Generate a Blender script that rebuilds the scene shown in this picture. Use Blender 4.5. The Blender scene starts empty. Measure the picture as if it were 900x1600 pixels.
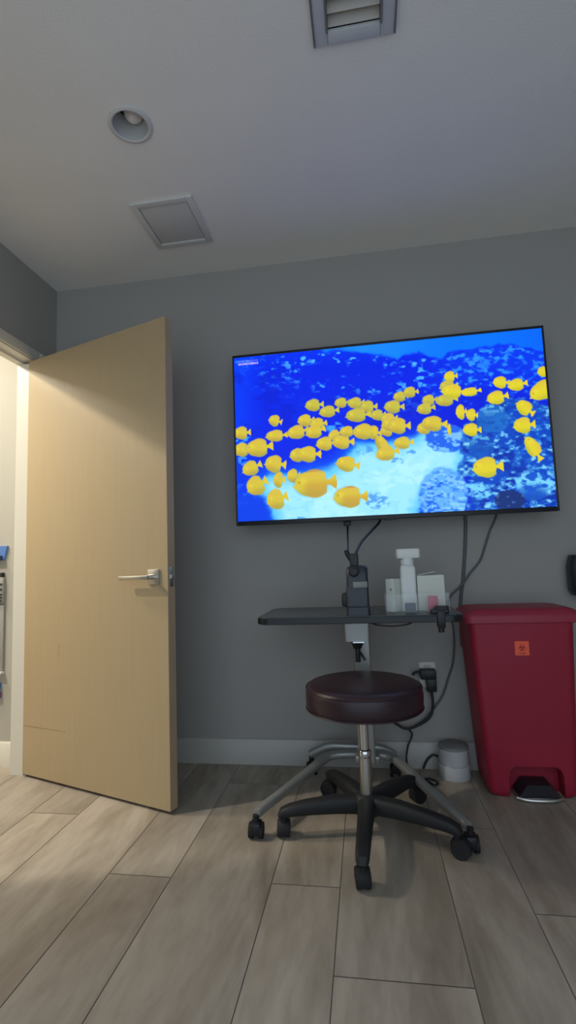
import bpy, bmesh, math, random
import numpy as np
from mathutils import Vector, Matrix
random.seed(4)
SC = bpy.context.scene
COL = SC.collection
PI = math.pi

# ------------------------------------------------------------------ materials
def srgb(r, g, b):
    return tuple((c/255/12.92 if c/255 <= .04045 else ((c/255+.055)/1.055)**2.4) for c in (r, g, b))

def mat(name, col, rough=.5, metal=0., spec=.5, noise=0., nscale=20., bump=0., bscale=200., coat=0., trans=0., ior=1.45, alpha=1., stretch=(1, 1, 1)):
    m = bpy.data.materials.new(name); m.use_nodes = True
    nt = m.node_tree; p = nt.nodes['Principled BSDF']
    p.inputs['Base Color'].default_value = (*col, 1)
    p.inputs['Roughness'].default_value = rough
    p.inputs['Metallic'].default_value = metal
    p.inputs['Specular IOR Level'].default_value = spec
    p.inputs['Coat Weight'].default_value = coat
    p.inputs['Transmission Weight'].default_value = trans
    p.inputs['IOR'].default_value = ior
    p.inputs['Alpha'].default_value = alpha
    tc = nt.nodes.new('ShaderNodeTexCoord'); mp = nt.nodes.new('ShaderNodeMapping')
    nt.links.new(tc.outputs['Object'], mp.inputs['Vector']); mp.inputs['Scale'].default_value = stretch
    if noise:
        n = nt.nodes.new('ShaderNodeTexNoise'); n.inputs['Scale'].default_value = nscale; n.inputs['Detail'].default_value = 5
        nt.links.new(mp.outputs[0], n.inputs['Vector'])
        mx = nt.nodes.new('ShaderNodeMix'); mx.data_type = 'RGBA'
        mx.inputs[6].default_value = (*[c*(1-noise) for c in col], 1)
        mx.inputs[7].default_value = (*[min(1, c*(1+noise)) for c in col], 1)
        nt.links.new(n.outputs['Fac'], mx.inputs[0]); nt.links.new(mx.outputs[2], p.inputs['Base Color'])
    if bump:
        n = nt.nodes.new('ShaderNodeTexNoise'); n.inputs['Scale'].default_value = bscale; n.inputs['Detail'].default_value = 3
        nt.links.new(mp.outputs[0], n.inputs['Vector'])
        b = nt.nodes.new('ShaderNodeBump'); b.inputs['Strength'].default_value = bump; b.inputs['Distance'].default_value = .002
        nt.links.new(n.outputs['Fac'], b.inputs['Height']); nt.links.new(b.outputs[0], p.inputs['Normal'])
    return m

M = {}
M['wall'] = mat('grey_wall_paint', (.365, .352, .325), .75, noise=.03, nscale=3, bump=.15, bscale=260)
M['hallwall'] = mat('cream_hall_paint', (.44, .425, .37), .7, noise=.02, nscale=3)
M['ceil'] = mat('ceiling_paint', (.86, .83, .77), .85, noise=.03, nscale=4, bump=.5, bscale=170)
M['trimw'] = mat('white_trim_paint', (.47, .46, .42), .4, noise=.02, nscale=8)
M['frame'] = mat('cream_frame_paint', (.70, .67, .58), .4)
M['veneer'] = mat('maple_veneer', (.425, .325, .19), .38, noise=.05, nscale=6, stretch=(9, 9, .5), spec=.4)
M['veneer_edge'] = mat('maple_edge_band', (.42, .31, .20), .5, noise=.12, nscale=10, stretch=(6, 6, .6))
M['scratch'] = mat('veneer_scratch', (.12, .08, .04), .8)
M['knot'] = mat('veneer_knot', (.42, .29, .15), .5)
M['steel'] = mat('brushed_steel', (.62, .61, .58), .32, 1.)
M['chrome'] = mat('chrome', (.75, .75, .75), .12, 1.)
M['silver'] = mat('silver_painted_tube', (.38, .39, .37), .38, .55)
M['black'] = mat('black_plastic', (.012, .013, .015), .42)
M['blackmatte'] = mat('matte_black_nylon', (.014, .015, .016), .6, noise=.2, nscale=60)
M['rubber'] = mat('black_rubber', (.012, .012, .013), .7)
M['bezel'] = mat('television_bezel', (.01, .012, .016), .35)
M['top'] = mat('dark_grey_tabletop', (.055, .062, .062), .22, spec=.6)
M['edge'] = mat('black_edge_band', (.010, .012, .015), .35)
M['vinyl'] = mat('burgundy_vinyl', (.032, .016, .021), .36, bump=.25, bscale=140, spec=.5)
M['red'] = mat('red_polyethylene', (.32, .012, .036), .5, noise=.06, nscale=9, bump=.1, bscale=150)
M['redrim'] = mat('red_lid_polyethylene', (.32, .022, .048), .45, noise=.05, nscale=9)
M['sticker'] = mat('orange_sticker', (.95, .13, .055), .5)
M['stickerink'] = mat('sticker_ink', (.42, .03, .02), .5)
M['pedal'] = mat('dark_pedal_plastic', (.018, .016, .022), .5)
M['white'] = mat('white_plastic', (.74, .76, .72), .35)
M['card'] = mat('white_cardboard', (.68, .70, .62), .65, noise=.04, nscale=12)
M['darkcard'] = mat('navy_carton_and_shade', (.04, .06, .11), .55)  # dark carton colour, also the painted shade on the white carton
M['acrylic'] = mat('clear_acrylic', (.80, .90, .92), .08, spec=.5, alpha=.10)
M['redcard'] = mat('magenta_carton', (.55, .05, .10), .5)
M['device'] = mat('dark_device_plastic', (.022, .028, .036), .34)
M['device2'] = mat('grey_device_panel', (.20, .21, .20), .4)
M['cable'] = mat('black_cable', (.018, .018, .02), .5)
M['greycable'] = mat('grey_cable', (.11, .12, .13), .5)
M['plate'] = mat('outlet_plate', (.66, .64, .58), .4)
M['dark'] = mat('dark_void', (.015, .015, .014), .8)
M['duct'] = mat('duct_metal', (.18, .17, .16), .6)
M['fixture'] = mat('white_fixture_enamel', (.62, .61, .585), .35)
M['reflector'] = mat('grey_reflector', (.55, .55, .53), .35)
M['bulb'] = mat('frosted_bulb', (.78, .74, .71), .3, coat=.4)
M['vent'] = mat('vent_enamel', (.56, .575, .57), .45)
M['louver'] = mat('vent_louver_enamel', (.50, .47, .43), .5)
M['panel'] = mat('access_panel_enamel', (.60, .585, .55), .6)
M['panelf'] = mat('access_frame_enamel', (.64, .625, .585), .5)
M['blue'] = mat('blue_plastic', (.10, .21, .52), .45)
M['greyp'] = mat('grey_plastic', (.34, .34, .31), .45)
M['purple'] = mat('purple_carton', (.22, .12, .22), .5)
M['canister'] = mat('white_canister_plastic', (.50, .51, .51), .45)
M['lidgrey'] = mat('grey_lid_plastic', (.24, .245, .235), .6)
M['grout'] = mat('dark_grout', (.17, .15, .135), .85)

def plank_mat():
    m = bpy.data.materials.new('wood_look_tile'); m.use_nodes = True
    nt = m.node_tree; p = nt.nodes['Principled BSDF']; L = nt.links.new
    tc = nt.nodes.new('ShaderNodeTexCoord'); at = nt.nodes.new('ShaderNodeAttribute'); at.attribute_name = 'plank'
    mp = nt.nodes.new('ShaderNodeMapping'); mp.inputs['Scale'].default_value = (1.0, .22, 1)
    ad = nt.nodes.new('ShaderNodeVectorMath'); ad.operation = 'ADD'
    L(tc.outputs['Object'], mp.inputs[0]); L(mp.outputs[0], ad.inputs[0]); L(at.outputs['Color'], ad.inputs[1])
    def noise(sc, det, dist=0):
        n = nt.nodes.new('ShaderNodeTexNoise'); n.inputs['Scale'].default_value = sc; n.inputs['Detail'].default_value = det
        n.inputs['Distortion'].default_value = dist; L(ad.outputs[0], n.inputs['Vector']); return n
    n1 = noise(5.5, 6, 1.2); n2 = noise(42, 4, .4)
    r1 = nt.nodes.new('ShaderNodeValToRGB'); L(n1.outputs['Fac'], r1.inputs[0])
    e = r1.color_ramp.elements
    e[0].position = .33; e[0].color = (.285, .24, .185, 1); e[1].position = .6; e[1].color = (.45, .395, .325, 1)
    x = nt.nodes.new('ShaderNodeMix'); x.data_type = 'RGBA'; x.blend_type = 'MULTIPLY'; x.inputs[0].default_value = 1
    r2 = nt.nodes.new('ShaderNodeValToRGB'); L(n2.outputs['Fac'], r2.inputs[0])
    r2.color_ramp.elements[0].position = .3; r2.color_ramp.elements[0].color = (.86, .85, .84, 1)
    r2.color_ramp.elements[1].position = .65; r2.color_ramp.elements[1].color = (1, 1, 1, 1)
    L(r1.outputs[0], x.inputs[6]); L(r2.outputs[0], x.inputs[7])
    y = nt.nodes.new('ShaderNodeMix'); y.data_type = 'RGBA'; y.blend_type = 'MULTIPLY'; y.inputs[0].default_value = 1
    sp = nt.nodes.new('ShaderNodeSeparateColor'); L(at.outputs['Color'], sp.inputs[0])
    mr = nt.nodes.new('ShaderNodeMapRange'); L(sp.outputs[0], mr.inputs[0])
    mr.inputs[1].default_value = 0; mr.inputs[2].default_value = 9; mr.inputs[3].default_value = .88; mr.inputs[4].default_value = 1.16
    L(x.outputs[2], y.inputs[6]); L(mr.outputs[0], y.inputs[7])
    L(y.outputs[2], p.inputs['Base Color'])
    p.inputs['Roughness'].default_value = .5; p.inputs['Specular IOR Level'].default_value = .35
    b = nt.nodes.new('ShaderNodeBump'); b.inputs['Strength'].default_value = .15; b.inputs['Distance'].default_value = .002
    L(n2.outputs['Fac'], b.inputs['Height']); L(b.outputs[0], p.inputs['Normal'])
    return m
M['plank'] = plank_mat()

# ------------------------------------------------------------------ mesh builder
def catmull(pts, n=8):
    P = [Vector(p) for p in pts]
    if len(P) < 3: return P
    Q = [P[0]*2-P[1]] + P + [P[-1]*2-P[-2]]
    out = []
    for i in range(1, len(Q)-2):
        a, b, c, d = Q[i-1], Q[i], Q[i+1], Q[i+2]
        for k in range(n):
            t = k/n
            out.append(.5*((2*b)+(c-a)*t+(2*a-5*b+4*c-d)*t*t+(3*b-a-3*c+d)*t**3))
    out.append(P[-1]); return out

class MB:
    def __init__(s): s.bm = bmesh.new(); s.mi = 0
    def _tag(s, faces):
        for f in faces: f.material_index = s.mi
        return s
    def mat(s, i): s.mi = i; return s
    def box(s, a, b, bev=0., seg=2, xf=None):
        t = bmesh.new(); bmesh.ops.create_cube(t, size=1)
        for v in t.verts:
            v.co = Vector([(a[i]+b[i])/2+v.co[i]*(b[i]-a[i]) for i in range(3)])
        if bev:
            bmesh.ops.bevel(t, geom=list(t.edges), offset=bev, segments=seg, profile=.5, affect='EDGES')
        return s._merge(t, xf)
    def _merge(s, t, xf=None):
        if xf is not None: bmesh.ops.transform(t, matrix=xf, verts=t.verts)
        mp = {}
        for v in t.verts: mp[v] = s.bm.verts.new(v.co)
        for f in t.faces:
            try:
                nf = s.bm.faces.new([mp[v] for v in f.verts]); nf.material_index = s.mi
            except ValueError: pass
        t.free(); return s
    def rings(s, rings, cap=True, closed=False):
        R = [[s.bm.verts.new(p) for p in r] for r in rings]
        n = len(R[0]); fs = []
        for i in range(len(R)-1+(1 if closed else 0)):
            A, B = R[i], R[(i+1) % len(R)]
            for k in range(n):
                fs.append(s.bm.faces.new((A[k], A[(k+1) % n], B[(k+1) % n], B[k])))
        if cap and not closed:
            fs.append(s.bm.faces.new(R[0][::-1])); fs.append(s.bm.faces.new(R[-1]))
        return s._tag(fs)
    def lathe(s, prof, c=(0, 0, 0), n=40, xf=None, cap=True):
        rr = []
        for r, z in prof:
            rr.append([Vector((c[0]+r*math.cos(2*PI*k/n), c[1]+r*math.sin(2*PI*k/n), c[2]+z)) for k in range(n)])
        if xf is not None: rr = [[xf @ p for p in r] for r in rr]
        return s.rings(rr, cap)
    def sweep(s, path, sec, n=10, power=2., cap=True):
        """sec: list of (half width, half height) along the path; superellipse section kept upright"""
        P = [Vector(p) for p in path]; N = len(P); rr = []
        for i, p in enumerate(P):
            t = (P[min(i+1, N-1)]-P[max(i-1, 0)]).normalized()
            up = Vector((0, 0, 1)) if abs(t.z) < .95 else Vector((0, 1, 0))
            sd = t.cross(up).normalized(); u = sd.cross(t).normalized()
            f = i/(N-1)*(len(sec)-1); j = min(int(f), len(sec)-2) if len(sec) > 1 else 0
            if len(sec) > 1: w = sec[j][0]+(sec[j+1][0]-sec[j][0])*(f-j); h = sec[j][1]+(sec[j+1][1]-sec[j][1])*(f-j)
            else: w, h = sec[0]
            r = []
            for k in range(n):
                a = 2*PI*k/n; c, d = math.cos(a), math.sin(a)
                r.append(p+sd*(w*math.copysign(abs(c)**(2/power), c))+u*(h*math.copysign(abs(d)**(2/power), d)))
            rr.append(r)
        return s.rings(rr, cap)
    def tube(s, pts, r, n=8, smooth=True):
        return s.sweep(catmull(pts) if smooth else pts, [(r, r)], n)
    def cyl(s, a, b, r, n=24, r2=None):
        a, b = Vector(a), Vector(b); t = (b-a).normalized()
        e = t.orthogonal().normalized(); g = t.cross(e); r2 = r if r2 is None else r2
        return s.rings([[p+e*(q*math.cos(2*PI*k/n))+g*(q*math.sin(2*PI*k/n)) for k in range(n)] for p, q in ((a, r), (b, r2))])
    def build(s, name, mats, parent=None, origin=None, local=False, kind=None, sharp=38):
        bmesh.ops.recalc_face_normals(s.bm, faces=s.bm.faces)
        me = bpy.data.meshes.new(name); o = bpy.data.objects.new(name, me); COL.objects.link(o)
        off = Vector((0, 0, 0))
        if parent is not None:
            o.parent = parent
            if not local:
                q = parent
                while q is not None: off += q.location; q = q.parent
        elif origin is not None:
            off = Vector(origin); o.location = off
        if off.length: bmesh.ops.translate(s.bm, vec=-off, verts=s.bm.verts)
        s.bm.to_mesh(me); s.bm.free()
        for m in (mats if isinstance(mats, (list, tuple)) else [mats]): me.materials.append(m)
        me.shade_smooth(); me.set_sharp_from_angle(angle=math.radians(sharp))
        if kind: o['kind'] = kind
        return o

def rrect(cx, cy, hx, hy, r, z, n=6):
    pts = []
    for qx, qy, a0 in ((1, 1, 0), (-1, 1, 90), (-1, -1, 180), (1, -1, 270)):
        for k in range(n+1):
            a = math.radians(a0+90*k/n)
            pts.append(Vector((cx+qx*(hx-r)+r*math.cos(a), cy+qy*(hy-r)+r*math.sin(a), z)))
    return pts

def thing(name, label, cat, loc, group=None, rz=0):
    o = bpy.data.objects.new(name, None); COL.objects.link(o); o.location = loc; o.rotation_euler.z = rz
    o.empty_display_size = .05; o['label'] = label; o['category'] = cat
    if group: o['group'] = group
    return o
def tag(o, label, cat, group=None):
    o['label'] = label; o['category'] = cat
    if group: o['group'] = group
    return o

# ------------------------------------------------------------------ setting
H = 2.545; XL = -1.655; XR = 1.9; YN = -3.4; XH = -3.1; YE = -.105; WT = .10
OY0, OY1, OZ = -1.105, -.172, 2.052          # door opening along the left wall

# floor: planks of two widths with thin joints
def build_floor():
    bm = bmesh.new(); lay = bm.loops.layers.float_color.new('plank'); g = .0014
    rnd = random.Random(7)
    per = .527; x0 = -.33-per*6
    joints = {('n', 5): -.89, ('n', 6): -.89, ('n', 4): -.54, ('w', 6): -1.21, ('w', 5): -.22, ('w', 4): -1.55, ('n', 7): -.52, ('w', 7): -.95}
    for i in range(11):
        for kind, a, b in (('n', x0+i*per, x0+i*per+.208), ('w', x0+i*per+.208, x0+(i+1)*per)):
            if b < XH or a > XR: continue
            a2, b2 = max(a, XH-.05), min(b, XR+.05)
            L = 1.22; y = joints.get((kind, i), rnd.uniform(-1.2, 0))
            while y > YN: y -= L
            while y < .1:
                ya, yb = max(y, YN), min(y+L, .05)
                if yb > ya:
                    f = bm.faces.new([bm.verts.new(p) for p in ((a2+g, ya+g, 0), (b2-g, ya+g, 0), (b2-g, yb-g, 0), (a2+g, yb-g, 0))])
                    c = (rnd.uniform(0, 9), rnd.uniform(0, 9), rnd.uniform(0, 9), 1)
                    for l in f.loops: l[lay] = c
                y += L
    for f in bm.faces: f.material_index = 0
    t = [bm.verts.new(p) for p in ((XH-.05, YN, -.0015), (XR+.05, YN, -.0015), (XR+.05, .05, -.0015), (XH-.05, .05, -.0015))]
    f = bm.faces.new(t); f.material_index = 1
    b = [bm.verts.new(p) for p in ((XH-.05, YN, -.1), (XR+.05, YN, -.1), (XR+.05, .05, -.1), (XH-.05, .05, -.1))]
    f = bm.faces.new(b[::-1]); f.material_index = 1
    for k in range(4):
        f = bm.faces.new((t[k], b[k], b[(k+1) % 4], t[(k+1) % 4])); f.material_index = 1
    me = bpy.data.meshes.new('floor'); bm.to_mesh(me); bm.free()
    me.materials.append(M['plank']); me.materials.append(M['grout'])
    o = bpy.data.objects.new('floor', me); COL.objects.link(o); o['kind'] = 'structure'
build_floor()

LX, LY = -.752, -.935                       # recessed light
VX0, VX1, VY0, VY1 = -.033, .124, -1.40, -1.128   # vent opening
def build_ceiling():
    bm = bmesh.new()
    def loop(pts):
        v = [bm.verts.new(p) for p in pts]; return [bm.edges.new((v[k], v[(k+1) % len(v)])) for k in range(len(v))]
    e = loop([(XH-.1, YN, H), (XR+.1, YN, H), (XR+.1, .1, H), (XH-.1, .1, H)])
    e += loop([(LX+.064*math.cos(2*PI*k/40), LY+.064*math.sin(2*PI*k/40), H) for k in range(40)])
    e += loop([(VX0, VY0, H), (VX1, VY0, H), (VX1, VY1, H), (VX0, VY1, H)])
    bmesh.ops.triangle_fill(bm, use_beauty=True, use_dissolve=False, edges=e)
    r = bmesh.ops.extrude_face_region(bm, geom=list(bm.faces))
    for v in [g for g in r['geom'] if isinstance(g, bmesh.types.BMVert)]: v.co.z += .02
    bmesh.ops.recalc_face_normals(bm, faces=bm.faces)
    me = bpy.data.meshes.new('ceiling'); bm.to_mesh(me); bm.free(); me.materials.append(M['ceil'])
    o = bpy.data.objects.new('ceiling', me); COL.objects.link(o); o['kind'] = 'structure'
build_ceiling()

MB().box((XL-WT, 0, 0), (XR+.1, .1, H)).build('wall_back', M['wall'], kind='structure')
b = MB()
b.box((XL-WT, YN, 0), (XL, OY0-.03, H)); b.box((XL-WT, OY0-.03, OZ+.03), (XL, OY1+.03, H)); b.box((XL-WT, OY1+.03, 0), (XL, 0, H))
b.build('wall_left', M['wall'], kind='structure')
MB().box((XR, YN, 0), (XR+.1, 0, H)).build('wall_right', M['wall'], kind='structure')
MB().box((XH, YE, 0), (XL-WT, YE+.1, H)).build('wall_hall_end', M['hallwall'], kind='structure')
MB().box((XH-.1, YN, 0), (XH, YE+.1, H)).build('wall_hall_far', M['hallwall'], kind='structure')
MB().box((XH, YN-.1, 0), (XL, YN, H)).build('wall_hall_near', M['hallwall'], kind='structure')
# hall face of the dividing wall
b = MB()
b.box((XL-WT-.004, YN, 0), (XL-WT, OY0-.03, H)); b.box((XL-WT-.004, OY0-.03, OZ+.03), (XL-WT, OY1+.03, H))
b.build('wall_hall_side', M['hallwall'], kind='structure')
# baseboards (top edge eased)
def base(name, p, q, h=.117, t=.015, axis='x', sgn=-1, m='trimw'):
    b = MB()
    if axis == 'x':
        pr = [(0, 0), (sgn*t, 0), (sgn*t, h-.008), (sgn*(t-.006), h), (0, h)]
        b.rings([[Vector((x, p[1]+d, z)) for d, z in pr] for x in (p[0], q[0])])
    else:
        pr = [(0, 0), (sgn*t, 0), (sgn*t, h-.008), (sgn*(t-.006), h), (0, h)]
        b.rings([[Vector((p[0]+d, y, z)) for d, z in pr] for y in (p[1], q[1])])
    return b.build(name, M[m], kind='structure')
base('baseboard_back', (XL, 0), (XR, 0))
base('baseboard_left', (XL, YN), (XL, OY0-.085), axis='y', sgn=1)
base('baseboard_right', (XR, YN), (XR, 0), axis='y', sgn=-1)
base('baseboard_hall', (XH, YE), (XL-WT-.025, YE), m='frame')
# door frame: jambs, head, stop and casing both sides
b = MB(); x0, x1 = XL-WT-.006, XL+.004
b.box((x0, OY1, 0), (x1, OY1+.03, OZ+.03)); b.box((x0, OY0-.03, 0), (x1, OY0, OZ+.03)); b.box((x0, OY0, OZ), (x1, OY1, OZ+.03))
sx0, sx1 = XL-WT+.02, XL-.048
b.box((XL-.082, OY1-.034, 0), (XL-.013, OY1, OZ-.012)); b.box((sx0, OY0, 0), (sx1, OY0+.012, OZ-.012)); b.box((sx0, OY0, OZ-.012), (sx1, OY1, OZ))
for xa, xb in ((XL, XL+.014), (XL-WT-.010, XL-WT-.004)):
    b.box((xa, OY0-.075, 0), (xb, OY0-.008, OZ+.062), .003); b.box((xa, OY1+.008, 0), (xb, OY1+.066, OZ+.062), .003)
    b.box((xa, OY0-.008, OZ+.008), (xb, OY1+.008, OZ+.062), .003)
b.build('trim_1', M['frame'], kind='structure')
# ------------------------------------------------------------------ door leaf
A = -.33666
door = MB()
door.mat(1).box((0, .0006, .013), (.914, .0434, 2.0435), .001, 1)
door.mat(0).box((.0006, 0, .0135), (.9125, .0012, 2.043)); door.box((.0006, .0428, .0135), (.9125, .044, 2.043))
door.mat(2)
for k in range(6):
    za = .236-.0015*k+.006*k/5
    door.box((.004+.05*k, -.0003, .2335+.0012*k), (.056+.05*k, .0006, .2352+.0012*k-.0002*k))
door.mat(3)
door.rings([[Vector((.252+.010*c*math.cos(2*PI*k/14), yy, .617+.016*c*math.sin(2*PI*k/14))) for k in range(14)] for c, yy in ((1, .0004), (.9, -.0002))])
door.rings([[Vector((.250+.006*c*math.cos(2*PI*k/14), yy, .585+.020*c*math.sin(2*PI*k/14))) for k in range(14)] for c, yy in ((1, .0004), (.9, -.0002))])
d = door.build('door_1', [M['veneer'], M['veneer_edge'], M['scratch'], M['knot']], kind='structure')
d.location = (-1.6629, -.2175, 0); d.rotation_euler.z = A
for sgn, y0 in ((-1, 0.), (1, .044)):
    h = MB(); ys = lambda v: y0+sgn*v
    def bx(u0, u1, v0, v1, z0, z1, bev): h.box((u0, min(ys(v0), ys(v1)), z0), (u1, max(ys(v0), ys(v1)), z1), bev)
    bx(.812, .872, -.001, .010, .896, .958, .0015)
    h.cyl((.842, ys(.008), .927), (.842, ys(.045), .927), .011, 20)
    bx(.690, .856, .040, .056, .917, .935, .004)
    h.build('door_handle', M['steel'], d, local=True)
h = MB(); h.box((.9135, .010, .885), (.9152, .034, .965), .0006); h.box((.914, .014, .917), (.924, .030, .935), .002)
h.build('latch_plate', M['steel'], d, local=True)
for z in (.25, 1.05, 1.83):
    MB().cyl((-.004, .050, z-.05), (-.004, .050, z+.05), .0065, 12).build('hinge', M['steel'], d, local=True)

# ------------------------------------------------------------------ ceiling fittings
r = thing('recessed_downlight', 'round recessed ceiling downlight, switched off, with tilted bulb', 'ceiling light', (LX, LY, H))
MB().lathe([(.0775, .0), (.0775, -.004), (.074, -.007), (.066, -.008), (.061, -.005), (.0595, .004), (.0595, .0)], (LX, LY, H), 48, cap=False).build('trim_ring', M['fixture'], r)
b = MB(); b.mat(0); b.lathe([(.0605, -.004), (.058, .02), (.052, .052), (.047, .070)], (LX, LY, H), 40, cap=False)
b.mat(1); b.lathe([(.047, .070), (.050, .075), (.052, .16), (.001, .16)], (LX, LY, H), 40, cap=False)
b.build('reflector_can', [M['reflector'], M['dark']], r)
X = Matrix.Translation((LX+.006, LY+.012, H+.066)) @ Matrix.Rotation(math.radians(16), 4, 'X') @ Matrix.Rotation(math.radians(8), 4, 'Y')
MB().lathe([(.001, -.040), (.016, -.037), (.028, -.027), (.0345, -.012), (.034, .0), (.026, .025), (.016, .05), (.016, .065)], n=32, xf=X).build('bulb', M['bulb'], r)

r = thing('access_panel', 'square flush access panel in ceiling above the door', 'access panel', (-.796, -.416, H))
ax0, ax1, ay0, ay1 = -.936, -.656, -.572, -.262
b = MB()
for a_, c_ in (((ax0, ay0), (ax0+.028, ay1)), ((ax1-.028, ay0), (ax1, ay1)), ((ax0+.028, ay0), (ax1-.028, ay0+.028)), ((ax0+.028, ay1-.028), (ax1-.028, ay1))):
    b.box((*a_, H-.012), (*c_, H+.001), .002)
b.build('frame', M['panelf'], r)
MB().box((ax0+.031, ay0+.031, H-.007), (ax1-.031, ay1-.031, H+.001), .0015).build('hatch', M['panel'], r)

r = thing('air_vent', 'louvred metal air supply vent in the ceiling, cut by top edge', 'vent', (.045, -1.26, H))
b = MB(); fx0, fx1, fy0, fy1 = VX0-.040, VX1+.042, VY0-.045, VY1+.040
for p, q in (((fx0, fy0), (VX0, fy1)), ((VX1, fy0), (fx1, fy1)), ((VX0, fy0), (VX1, VY0)), ((VX0, VY1), (VX1, fy1))):
    b.box((*p, H-.010), (*q, H+.0), .003)
b.build('flange', M['vent'], r)
for xa in (VX0-.004, VX1-.002): MB().box((xa, VY0, H-.014), (xa+.006, VY1, H+.05)).build('rib', M['duct'], r)
for xa in (fx0-.004, fx1-.002): MB().box((xa, fy0, H-.014), (xa+.005, fy1-.004, H), .001).build('rib', M['duct'], r)

for k in range(7):
    y = VY1-.02-.038*k
    X = Matrix.Translation(((VX0+VX1)/2, y, H+.010)) @ Matrix.Rotation(math.radians(-38), 4, 'X')
    MB().box((-(VX1-VX0)/2+.003, -.018, -.0012), ((VX1-VX0)/2-.003, .018, .0012), xf=X).build('louver', M['louver'], r)
b = MB()
b.box((VX0-.01, VY0-.01, H+.12), (VX1+.01, VY1+.01, H+.125))
for p, q in (((VX0-.01, VY0-.01), (VX0, VY1+.01)), ((VX1, VY0-.01), (VX1+.01, VY1+.01)), ((VX0, VY0-.01), (VX1, VY0)), ((VX0, VY1), (VX1, VY1+.01))):
    b.box((*p, H+.001), (*q, H+.12))
b.build('duct_boot', M['duct'], r)

# ------------------------------------------------------------------ television
TX0, TX1, TZ0, TZ1, TY = -.600, .849, 1.149, 1.993, -.160
SX0, SX1, SZ0, SZ1 = -.592, .840, 1.169, 1.981
tv = thing('television', 'large wall-mounted flat television showing yellow fish over a blue reef', 'television', (.124, -.1, TZ0))
b = MB()
b.box((TX0, TY-.001, TZ0), (SX0, TY+.03, TZ1), .002); b.box((SX1, TY-.001, TZ0), (TX1, TY+.03, TZ1), .002)
b.box((SX0-.002, TY-.001, TZ0), (SX1+.002, TY+.03, SZ0), .002); b.box((SX0-.002, TY-.001, SZ1), (SX1+.002, TY+.03, TZ1), .002)
b.build('bezel', M['bezel'], tv)
b = MB(); b.box((TX0+.004, TY+.026, TZ0+.004), (TX1-.004, TY+.045, TZ1-.004), .006)
b.box((TX0+.2, TY+.04, TZ0+.03), (TX1-.2, TY+.085, TZ1-.25), .012)
b.build('back_housing', M['black'], tv)
b = MB(); b.box((-.10, -.078, 1.45), (.35, -.06, 1.70), .003); b.box((.0, -.062, 1.50), (.25, -.0, 1.65), .003)
b.build('wall_mount', M['blackmatte'], tv)
MB().box((.10, TY-.004, TZ0-.006), (.15, TY+.02, TZ0+.004), .002).build('sensor_bar', M['bezel'], tv)

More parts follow.
